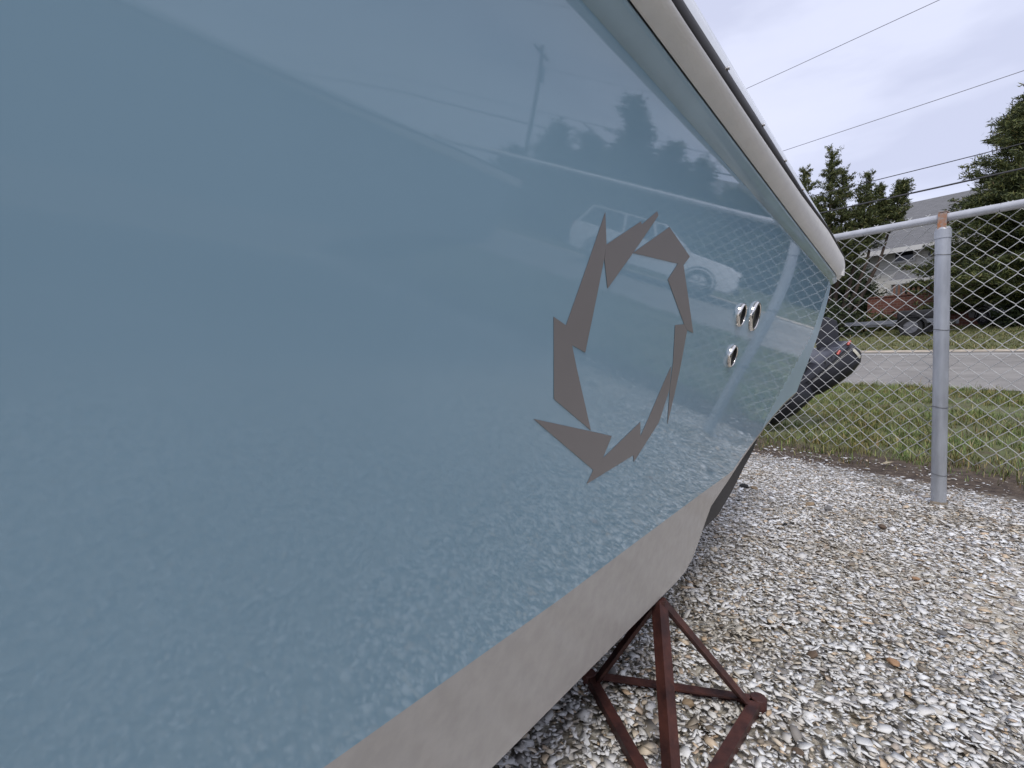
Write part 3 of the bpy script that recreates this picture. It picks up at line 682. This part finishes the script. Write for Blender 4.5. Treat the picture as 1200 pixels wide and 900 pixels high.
# shrubs in front of the brick wall
def shrub(px, q, w_, h_, label, seed, mk='bushleaf', n=130):
    rn = random.Random(seed); b = place(px, q); root = empty('shrub', b, 0, label=label, cat='shrub'); root['group'] = 'shrubs in front of the house'
    C = []; S = []; D = []; mb = MB()
    for i in range(n):
        a = rn.uniform(0, 2*math.pi); e_ = math.acos(rn.uniform(0, 1)); rr = rn.uniform(.5, 1.05)*(1+.25*math.sin(a*3+seed))
        d = Vector((math.cos(a)*math.sin(e_), math.sin(a)*math.sin(e_), math.cos(e_))); p = Vector((d.x*w_/2*rr, d.y*w_/2*rr, d.z*h_*rr)); C.append(p); S.append(.16); D.append(d)
        if i % 5 == 0: mb.tube([(0, 0, -.05), p*.5, p], [.02, .012, .004], 4, False)
    link('foliage', foliage_mesh('foliage', np.array(C), np.array(S), np.array(D), 22, .055, seed, .5), M[mk], root); mb.build('stem', M['bark'], root)
shrub(978, 22.5, 2.0, .9, 'dark rounded shrub right behind the boat stern across the road', 1, 'cedar_dark')
shrub(1008, 23.5, 1.8, .75, 'green shrub left of the brick wall', 2)
shrub(1028, 23.8, 1.4, .6, 'yellowish shrub at the left end of the brick wall', 3)
shrub(1047, 24.0, .9, .4, 'small low shrub at the foot of the brick wall', 4)
shrub(968, 21, 2.2, 1.7, 'tall dark shrub hugging the boat stern outline', 5, 'cedar_dark', 190)
shrub(1094, 26.4, 1.1, 1.35, 'dark bush above the brick wall beside the fence post', 6, 'cedar_dark', 150)
shrub(1172, 26.5, 1.6, 1.2, 'bright green bush beside the parked silver car', 7)
shrub(1203, 23.5, 1.6, 1.2, 'dark spreading bush at the right edge of the picture', 8, 'cedar_dark', 170)
# mirrored in the hull: trees across the road to the right
def polar(bear, r): 
    a = math.radians(bear); p = Vector((math.sin(a)*r, math.cos(a)*r, 0)); p.z = ground_h(p.dot(GV)); return p
for i, (be, r, el, R, lb) in enumerate([(69.2, 20, 20.3, 2.2, 'pointed cedar mirrored above the ring graphic'), (64.2, 22, 16.6, 2.8, 'broad cedar mirrored right of the pointed one'), (60.8, 23, 15.6, 2.6, 'cedar mirrored below the rail near the fence reflection'),
                         (73.8, 22, 14.6, 2.6, 'cedar mirrored left of the pointed one'), (77.6, 22, 14.6, 1.8, 'slender cedar mirrored close to the utility pole'), (82, 30, 10.5, 3.6, 'distant cedar mirrored behind the utility pole'), (56.5, 26, 13.5, 3.4, 'cedar across the road outside the right of the frame')]):
    b = polar(be, r); H_ = CAM_H+r*math.tan(math.radians(el))-b.z
    conifer('cedar_tree', b, H_, R, lb, 'cedars across the road to the right', nb=240, per=22, leaf=.11, seed=40+i, bottom=.03, spray=.32, sub=10, power=.85)

# ================================================================== HOUSE
house = road_frame('house', label='cream sided house with grey shingle roof behind the cedar', cat='house')
def lq(p): return Vector((-(p.dot(FV)), p.dot(GV), p.z))      # world -> road frame local
q1, q2 = 30.0, 35.0
eL = lq(at_q(1066, 288.5, q1)); rid = lq(at_q(1072, 236.5, q2)); xl = lq(at_q(1043, 241, q2)).x; xr = xl+17
ez, rz_ = eL.z, rid.z; gz = ground_h(q1)-.3
wallz = ez-.05
mb = MB(); mb.box(((xl+xr)/2, (q1+2*q2-q1)/2, (gz+wallz)/2), (xr-xl-.6, 2*(q2-q1)-.6, wallz-gz)); wl = mb.build('wall', M['siding'], house)
mb = MB(); mb.add([(xl+.3, q1+.3, wallz), (xl+.3, 2*q2-q1-.3, wallz), (xl+.3, q2, rz_-.25), (xr-.3, q1+.3, wallz), (xr-.3, 2*q2-q1-.3, wallz), (xr-.3, q2, rz_-.25)], [(0, 1, 2), (3, 5, 4), (0, 3, 4, 1), (0, 2, 5, 3), (1, 4, 5, 2)]); mb.build('gable', M['siding'], house)
mb = MB()
for sgn in (-1, 1):
    qe = q2+sgn*(q2-q1+.25); drop = (rz_-ez)/(q2-q1)*(q2-q1+.25)
    a = [(xl-.3, q2, rz_), (xr+.3, q2, rz_), (xr+.3, qe, rz_-drop), (xl-.3, qe, rz_-drop)]
    n_ = len(mb.v); mb.add([*a, *[(x_, y_, z_-.12) for x_, y_, z_ in a]], [(0, 1, 2, 3), (7, 6, 5, 4), (0, 4, 5, 1), (1, 5, 6, 2), (2, 6, 7, 3), (3, 7, 4, 0)])
rf = mb.build('roof', M['roof'], house)
mb = MB(); mb.box(((xl+xr)/2, q1-.30, ez-.16), (xr-xl+.6, .05, .24)); mb.build('fascia', M['trim'], house)
def win(px0, px1, py0, py1, parent=house):
    a = lq(at_q(px0, py1, q1+.3)); b_ = lq(at_q(px1, py0, q1+.3)); c = (a+b_)/2; w_, h_ = abs(b_.x-a.x), abs(b_.z-a.z)
    mb = MB(); t = .10
    for dx, dz, ww, hh in ((0, h_/2, w_+2*t, t), (0, -h_/2, w_+2*t, t), (-w_/2-t/2, 0, t, h_-t), (w_/2+t/2, 0, t, h_-t)): mb.box((c.x+dx, q1+.27, c.z+dz), (ww, .08, hh))
    fr = mb.build('window', M['trim'], house)
    mb = MB(); mb.box((c.x, q1+.29, c.z), (w_+.02, .04, h_-.08)); mb.build('pane', M['glass'], fr)
win(1049, 1071, 292, 308)
win(1130, 1152, 280, 296)
p = lq(at_q(1092, 298, q1+.3)); mb = MB(); mb.tube([(p.x, q1+.31, p.z), (p.x, q1+.2, p.z)], .12, 16); mb.build('vent', M['roof'], house)
# porch roof + fascia below the upper wall
a = lq(at_q(1052, 316, q1-.3)); b_ = lq(at_q(1100, 309, q1-.3)); pl, pr = a.x, b_.x+3
pz1 = lq(at_q(1075, 313, q1+.25)).z; pz0 = lq(at_q(1058, 328, q1-1.6)).z
mb = MB(); mb.add([(pl, q1+.25, pz1), (pr, q1+.25, pz1), (pr, q1-1.6, pz0), (pl, q1-1.6, pz0), (pl, q1+.25, pz1-.1), (pr, q1+.25, pz1-.1), (pr, q1-1.6, pz0-.1), (pl, q1-1.6, pz0-.1)], [(0, 1, 2, 3), (7, 6, 5, 4), (0, 4, 5, 1), (1, 5, 6, 2), (2, 6, 7, 3), (3, 7, 4, 0)]); mb.build('porch_roof', M['roof'], house)
mb = MB(); mb.box(((pl+pr)/2, q1-1.63, pz0-.08), (pr-pl+.1, .05, .2)); mb.build('porch_fascia', M['trim'], house)
for xx in (pl+.15, pl+2.0, pl+3.9):
    mb = MB(); mb.box((xx, q1-1.4, (pz0+gz)/2-.1), (.12, .12, pz0-gz-.0)); mb.build('porch_post', M['trim'], house)
mb = MB(); mb.box(((pl+pr)/2, q1+.25, (pz0+gz)/2), (pr-pl-.4, .06, pz0-gz-.3)); mb.build('porch_back', mat('porch_shade', (.09, .06, .05), .8, noise=(4, .3)), house)  # porch shade put into the dark colour of this back panel
# left low wing with white details seen through the branches
wl_a = lq(at_q(985, 330, q1+.5)); 
wx0 = wl_a.x; wz = lq(at_q(1015, 292, q1+.5)).z
mb = MB(); mb.box(((wx0+xl)/2, q1+2.2, (gz+wz)/2), (xl-wx0-.05, 3.0, wz-gz)); mb.build('wing_wall', M['siding'], house)
mb = MB(); z_ = wz; mb.add([(wx0-.3, q1+.3, z_), (xl+.2, q1+.3, z_), (xl+.2, q1+3.5, z_+1.3), (wx0-.3, q1+3.5, z_+1.3), (wx0-.3, q1+.3, z_-.12), (xl+.2, q1+.3, z_-.12), (xl+.2, q1+3.5, z_+1.18), (wx0-.3, q1+3.5, z_+1.18)], [(0, 1, 2, 3), (7, 6, 5, 4), (0, 4, 5, 1), (1, 5, 6, 2), (2, 6, 7, 3), (3, 7, 4, 0)]); mb.build('wing_roof', M['roof'], house)
# brick wall with pickets
qb = 25.0
a = lq(at_q(1018, 352, qb)); b_ = lq(at_q(1112, 340, qb)); zt = lq(at_q(1070, 346, qb)).z; zb = ground_h(qb)-.2
bwr = road_frame('brick_wall', label='red brick garden wall with pickets in front of the house', cat='wall')
mb = MB(); mb.box(((a.x+b_.x+2)/2, qb, (zt+zb)/2), (b_.x+2-a.x, .25, zt-zb)); mb.build('brickwork', M['brick'], bwr)
mb = MB(); mb.box(((a.x+b_.x+2)/2, qb, zt+.03), (b_.x+2.06-a.x, .31, .06)); mb.build('coping', M['brick'], bwr)
x_ = lq(at_q(1048, 340, qb)).x; hp = lq(at_q(1080, 333, qb)).z-zt; pm = None
while x_ < b_.x+1.9:
    if pm is None:
        mb = MB(); mb.add([(-.04, -.012, 0), (.04, -.012, 0), (.04, -.012, hp*.9), (0, -.012, hp), (-.04, -.012, hp*.9), (-.04, .012, 0), (.04, .012, 0), (.04, .012, hp*.9), (0, .012, hp), (-.04, .012, hp*.9)],
            [(0, 1, 2, 3, 4), (9, 8, 7, 6, 5), (0, 5, 6, 1), (1, 6, 7, 2), (2, 7, 8, 3), (3, 8, 9, 4), (4, 9, 5, 0)]); o = mb.build('picket', M['picket'], bwr); pm = o.data
    else: o = bpy.data.objects.new('picket', pm); col.objects.link(o); o.parent = bwr
    o.location = (x_, qb, zt+.06); x_ += .16

# ================================================================== TRAILER
def wheel(parent, c, R, wd, axis='y'):
    K = 28; pr_ = [(R*.62, -wd/2), (R*.93, -wd/2), (R, -wd*.35), (R, wd*.35), (R*.93, wd/2), (R*.62, wd/2)]
    V = []; F = []
    for r, d in pr_:
        for k in range(K): a = 2*math.pi*k/K; V.append((c[0]+r*math.cos(a), c[1]+d, c[2]+r*math.sin(a)))
    n = len(pr_)
    for i in range(n):
        j = (i+1) % n
        for k in range(K): F.append((i*K+k, i*K+(k+1) % K, j*K+(k+1) % K, j*K+k))
    wo = link('wheel', pd_mesh('wheel', V, F), M['tyre'], parent); 
    bm = bmesh.new(); bm.from_mesh(wo.data); bmesh.ops.recalc_face_normals(bm, faces=bm.faces[:]); bm.to_mesh(wo.data); bm.free()
    mb = MB()
    V = [(c[0]+R*.62*math.cos(2*math.pi*k/K), c[1]-wd*.3, c[2]+R*.62*math.sin(2*math.pi*k/K)) for k in range(K)]+[(c[0]+R*.62*math.cos(2*math.pi*k/K), c[1]+wd*.3, c[2]+R*.62*math.sin(2*math.pi*k/K)) for k in range(K)]
    mb.add(V, [tuple(range(K)), tuple(range(2*K-1, K-1, -1))]+[(k, (k+1) % K, K+(k+1) % K, K+k) for k in range(K)])
    for k in range(5):
        a = 2*math.pi*k/5+.3
        for sg in (-1, 1): mb.box((c[0]+R*.34*math.cos(a), c[1]+sg*wd*.36, c[2]+R*.34*math.sin(a)), (R*.14, wd*.12, R*.5), Matrix.Translation((c[0]+R*.34*math.cos(a), 0, c[2]+R*.34*math.sin(a))) @ Matrix.Rotation(-a+math.pi/2, 4, 'Y') @ Matrix.Translation((-(c[0]+R*.34*math.cos(a)), 0, -(c[2]+R*.34*math.sin(a)))))
    mb.build('rim', M['rim'], wo)
    return wo
qt = 20.5; tw = lq(at_q(1068, 379, qt)); R_ = .34; gz_ = ground_h(qt)
tr = road_frame('boat_trailer', label='grey trailer with black wheel and fender parked on the far grass', cat='trailer')
tw.z = gz_+R_-.02
for dy in (0, 1.8): wheel(tr, (tw.x, qt+dy, tw.z), R_, .2)
xh = lq(at_q(988, 378, qt)).x
mb = MB()
for dy in (.2, 1.6): mb.box(((xh+tw.x+.9)/2, qt+dy, gz_+.52), (tw.x+.9-xh, .08, .14))
for xx in np.linspace(xh+.2, tw.x+.8, 5): mb.box((xx, qt+.9, gz_+.52), (.08, 1.5, .1))
mb.build('frame', mat('trailer_steel', (.2, .21, .23), .45, .4, noise=(5, .3)), tr, bevel=.01)
mb = MB(); rings = []
for a in np.linspace(0, math.pi, 11): rings.append([(tw.x-math.cos(a)*.42, qt-.16, tw.z+math.sin(a)*.42), (tw.x-math.cos(a)*.42, qt+.14, tw.z+math.sin(a)*.42), (tw.x-math.cos(a)*.40, qt+.14, tw.z+math.sin(a)*.40), (tw.x-math.cos(a)*.40, qt-.16, tw.z+math.sin(a)*.40)])
mb.loft(rings); mb.build('fender', M['black'], tr)
mb = MB(); mb.box((tw.x+.1, qt+.9, tw.z+.42), (1.2, 1.2, .36)); mb.build('tarp_load', M['black'], tr, bevel=.12, segs=3)
mb = MB(); mb.tube([(xh+.1, qt+.9, gz_+.0), (xh+.1, qt+.9, gz_+.7)], .035, 10); mb.tube([(xh-.2, qt+.9, gz_+.52), (xh+.4, qt+.9, gz_+.52)], .05, 10); mb.build('jack', M['galv'], tr)

# ================================================================== CARS
def vehicle(name, loc, rz, prof_, green, paint, label, wheels, Rw, width=1.85, suv=False):
    """prof_: lower body outline (x,z); green: greenhouse outline (x,z)"""
    root = empty(name, loc, rz, label=label, cat='car'); hw = width/2
    mb = MB(); rings = []
    for y_, sh, zz in ((-hw, .06, .0), (-hw+.05, .0, 0), (hw-.05, 0, 0), (hw, .06, 0)):
        cx = sum(p[0] for p in prof_)/len(prof_); cz = .7
        rings.append([(cx+(x_-cx)*(1-sh*.35), y_, cz+(z_-cz)*(1-sh)) for x_, z_ in prof_])
    mb.loft(rings); mb.build('body', paint, root, bevel=.018, segs=2, smooth=True, sharp=35)
    gt = MB(); zb_ = green[0][1]; zt_ = max(z for x, z in green); rings = []
    for sg in (-1, 1):
        rings.append([(x_, sg*(hw-.06-.17*(z_-zb_)/(zt_-zb_)), z_) for x_, z_ in green])
    gt.loft(rings); go = gt.build('cabin', M['glass'], root)
    # roof + pillars
    rt = MB(); top = [p for p in green if p[1] > zt_-.12]; x0, x1 = min(p[0] for p in top), max(p[0] for p in top)
    rt.box(((x0+x1)/2, 0, zt_+.01), (x1-x0+.1, width-.42, .05)); rt.build('roof', paint, root, bevel=.02)
    n = len(green)
    for sg in (-1, 1):
        pm_ = MB()
        for i in range(1, n-1):
            pass
        def gp(x_, z_): return Vector((x_, sg*(hw-.055-.17*(z_-zb_)/(zt_-zb_)), z_))
        pm_.tube([gp(*green[0]), gp(*green[1])], .035, 6); pm_.tube([gp(*green[-2]), gp(*green[-1])], .045, 6)
        for fx in (.42, .72):
            xb = green[0][0]+(green[-1][0]-green[0][0])*fx; xt = green[1][0]+(green[-2][0]-green[1][0])*fx; pm_.tube([gp(xb, zb_), gp((xb+xt)/2+0*xt, zt_)], .035, 6)
        pm_.build('pillars', paint, root)
        mr = MB(); mx_ = green[-1][0]-.35; mr.box((mx_, sg*(hw+.08), zb_+.08), (.14, .2, .14)); mr.build('mirror', paint, root, bevel=.03)
        hl = MB(); xf = max(p[0] for p in prof_); zf = zb_-.22
        hl.box((xf-.16, sg*(hw-.22), zf), (.30, .42, .17)); hl.build('headlight', M['chrome'], root, bevel=.04)
        tl = MB(); xb_ = min(p[0] for p in prof_); tl.box((xb_+.08, sg*(hw-.14), zf+.05), (.14, .22, .3)); tl.build('tail_light', M['red'], root, bevel=.03)
        for j in (0, 1):
            ds = MB(); ds.box((green[0][0]+.75+j*1.0, sg*(hw+.004), zb_-.12), (.18, .02, .03)); ds.build('door_handle', paint, root, bevel=.006)
    gr = MB(); xf = max(p[0] for p in prof_)
    for k in range(4): gr.box((xf+.005, 0, zb_-.42+k*.085), (.03, .95, .05))
    gr.build('grille', M['black'], root); bp_ = MB(); bp_.box((xf+.01, 0, .42), (.10, width-.3, .14)); bp_.build('bumper', M['black'], root, bevel=.03)
    for wx in wheels:
        for sg in (-1, 1):
            wheel(root, (wx, sg*(hw-.10), Rw), Rw, .24)
            ar = MB(); pts = [(wx+math.cos(a)*(Rw+.06), sg*(hw-.012), Rw+math.sin(a)*(Rw+.06)) for a in np.linspace(-.15, math.pi+.15, 14)]
            ar.tube(pts, .028, 6); ar.build('wheel_arch', M['black'], root)
    return root
P_suv = [(-2.3, .35), (-2.38, .8), (-2.3, 1.12), (1.05, 1.12), (2.1, 1.03), (2.33, .88), (2.38, .5), (2.2, .30), (-2.1, .28)]
G_suv = [(-2.22, 1.10), (-1.95, 1.68), (.15, 1.70), (1.0, 1.10)]
pc = polar(62.8, 14.2); pc.z = ground_h(pc.dot(GV))+.02
tilt = 0
suv = vehicle('suv', pc, math.atan2(FV.y, FV.x), P_suv, G_suv, M['white_paint'], 'white suv on the road mirrored in the hull beside the graphic', (-1.42, 1.42), .37)
P_car = [(-2.2, .35), (-2.25, .75), (-2.1, .98), (.9, .96), (1.9, .86), (2.2, .70), (2.25, .45), (2.1, .28), (-2.0, .26)]
G_car = [(-1.95, .96), (-1.35, 1.42), (-.1, 1.44), (.85, .94)]
b = at_q(1150, 372, 26); b.z = ground_h(26)
pcar = vehicle('parked_car', b, math.atan2((-GV*.72-FV*.69).y, (-GV*.72-FV*.69).x), P_car, G_car, M['silver_paint'], 'silver car parked under the big cedar right of the fence post', (-1.35, 1.35), .32, 1.75)

slope_n = (Vector((0, 0, 1))-GV*.118).normalized()
pcar.rotation_mode = 'QUATERNION'; pcar.rotation_quaternion = Vector((0, 0, 1)).rotation_difference(slope_n) @ Matrix.Rotation(math.atan2((-GV*.72-FV*.69).y, (-GV*.72-FV*.69).x), 3, 'Z').to_quaternion()
# ================================================================== OUTBOARD MOTOR (tilted up, behind the fence)
def ob_frame():
    zc = 4.35
    def wp(px, py, d=0):   # point on the motor's own plane
        r = FW + Vector((1, 0, 0))*((px-600)/FPX) + UP*((450-py)/FPX); return Vector((0, 0, CAM_H))+r*(zc+d)
    return wp
wp = ob_frame()
tip, foot = wp(998, 412), wp(905, 492)
ax = (tip-foot).normalized(); sidev = Vector((0, 1, 0)); nrm = ax.cross(sidev).normalized()
if nrm.z < 0: nrm = -nrm
motor = empty('outboard_motor', foot, 0, label='dark outboard motor tilted up with red marks, behind the fence by the stern', cat='outboard motor')
inv = foot
def ob(c, u, v, s_): return c+ax*u+nrm*v+sidev*s_-inv
L = (tip-foot).length
def super_ring(c0, u, hv, hs, vc, n=20, p=3.0):
    R = []
    for k in range(n):
        a = 2*math.pi*k/n; ca, sa = math.cos(a), math.sin(a)
        R.append(ob(foot, u, vc+hv*math.copysign(abs(sa)**(2/p), sa), hs*math.copysign(abs(ca)**(2/p), ca)))
    return R
mb = MB(); mb.loft([super_ring(0, L*.40, .09, .10, .045), super_ring(0, L*.48, .12, .14, .035), super_ring(0, L*.66, .142, .16, .030), super_ring(0, L*.80, .145, .165, .025), super_ring(0, L*.93, .120, .15, .02), super_ring(0, L*1.0, .08, .11, .02), super_ring(0, L*1.02, .03, .06, .02)])
mb.build('lower_cowl', M['black_bottom'], motor, smooth=True, sharp=50)
mb = MB(); mb.loft([super_ring(0, L*.36, .018, .09, .125, p=5), super_ring(0, L*.48, .034, .14, .135, p=6), super_ring(0, L*.60, .036, .16, .140, p=6), super_ring(0, L*.62, .042, .165, .146, p=6), super_ring(0, L*.82, .045, .17, .158, p=6), super_ring(0, L*.84, .036, .165, .152, p=6), super_ring(0, L*.95, .028, .15, .140, p=5), super_ring(0, L*.985, .012, .11, .125, p=4)])
mb.build('top_cowl', M['dark_cowl'], motor, sharp=28, smooth=True)
for k in range(4):
    mb = MB(); mb.tube([ob(foot, L*(.64+.04*k), .150, -.178), ob(foot, L*(.66+.04*k), .172, -.172)], .004, 6); mb.build('vent_slot', M['black'], motor)
mb = MB(); mb.tube([ob(foot, L*.46, .098, -.155), ob(foot, L*.7, .100, -.172), ob(foot, L*.96, .095, -.155)], .005, 6); mb.build('cowl_seal', M['black'], motor)
mb.build('top_cowl', M['dark_cowl'], motor, smooth=True, sharp=50)
for u, v in ((L*.80, .145), (L*.93, .150)):
    mb = MB(); mb.tube([ob(foot, u-.022, v, -.175), ob(foot, u+.022, v+.01, -.168)], .011, 10); mb.build('red_mark', M['red'], motor)
mb = MB(); mb.loft([[wp(x_, y_, d_)-foot for x_, y_ in ((952, 378), (968, 371), (981, 376), (984, 402), (960, 426))] for d_ in (.02, .22)]); mb.build('tilt_bracket', M['black_bottom'], motor, bevel=.015, sharp=40)
mb = MB(); mb.loft([super_ring(0, L*.925, .085, .158, .02), super_ring(0, L*.955, .08, .150, .02)]); mb.build('pale_label', M['cream'], motor)
mb = MB(); mb.loft([super_ring(0, -.03, .06, .06, .02), super_ring(0, L*.2, .13, .09, .04), super_ring(0, L*.52, .11, .12, .05)]); mb.build('leg', M['black_bottom'], motor, smooth=True)
mb = MB(); mb.loft([super_ring(0, -.16, .008, .05, .05), super_ring(0, -.02, .05, .04, .02)]); mb.build('skeg', M['black_bottom'], motor)
mb = MB(); mb.loft([super_ring(0, L*.2, .12, .07, .17), super_ring(0, L*.36, .15, .10, .22), super_ring(0, L*.52, .10, .09, .26), super_ring(0, L*.62, .05, .06, .25)]); mb.build('clamp_bracket', M['black_bottom'], motor, sharp=40)


# ================================================================== POWER LINES
def cable(px, py, zh, r, m, label, q=18.0, sag=.25):
    p = at_q(px, py, q); zz = p.z; pts = []
    for k in range(41):
        mm_ = -80+k*4; span = ((mm_+16) % 36)/36; pts.append(mq(mm_, q, zz-sag*4*span*(1-span)+sag*.6))
    mb = MB(); mb.tube(pts, r, 5); o = mb.build('power_cable', m, None, smooth=True); tag(o, label, 'cable', 'power lines along the road'); return zz
zs = [cable(990, 48, 9, .010, M['cable_pale'], 'highest thin power cable crossing the sky'), cable(1060, 126, 8, .010, M['cable_pale'], 'second power cable from the top crossing the sky'),
      cable(1096, 190, 6, .013, M['cable'], 'third thin cable ending in the big cedar'), cable(1080, 220, 5, .026, M['cable'], 'thick black cable passing through the feathery cedar')]
ptop = polar(81.2, 30)
up_ = empty('utility_pole', ptop, RZ, label='wooden utility pole with short crossarm mirrored at top of hull', cat='utility pole')
hh = CAM_H+30*math.tan(math.radians(22.6))-ptop.z
mb = MB(); mb.tube([(0, 0, -.2), (0, 0, hh*.5), (0, 0, hh)], [.14, .12, .09], 14); mb.build('pole', M['pole'], up_, smooth=True)
mb = MB(); mb.box((0, -.1, hh-.55), (.1, 1.9, .12)); mb.build('crossarm', M['pole'], up_, bevel=.01)
for dy in (-.9, -.3, .5, .85):
    mb = MB(); mb.tube([(0, dy, hh-.5), (0, dy, hh-.3)], [.04, .06], 10); mb.build('insulator', M['trim'], up_)
mb = MB(); mb.tube([(0, .25, hh-2.2), (0, .25, hh-1.3)], .22, 16); mb.build('transformer', M['galv'], up_, smooth=True, sharp=40)
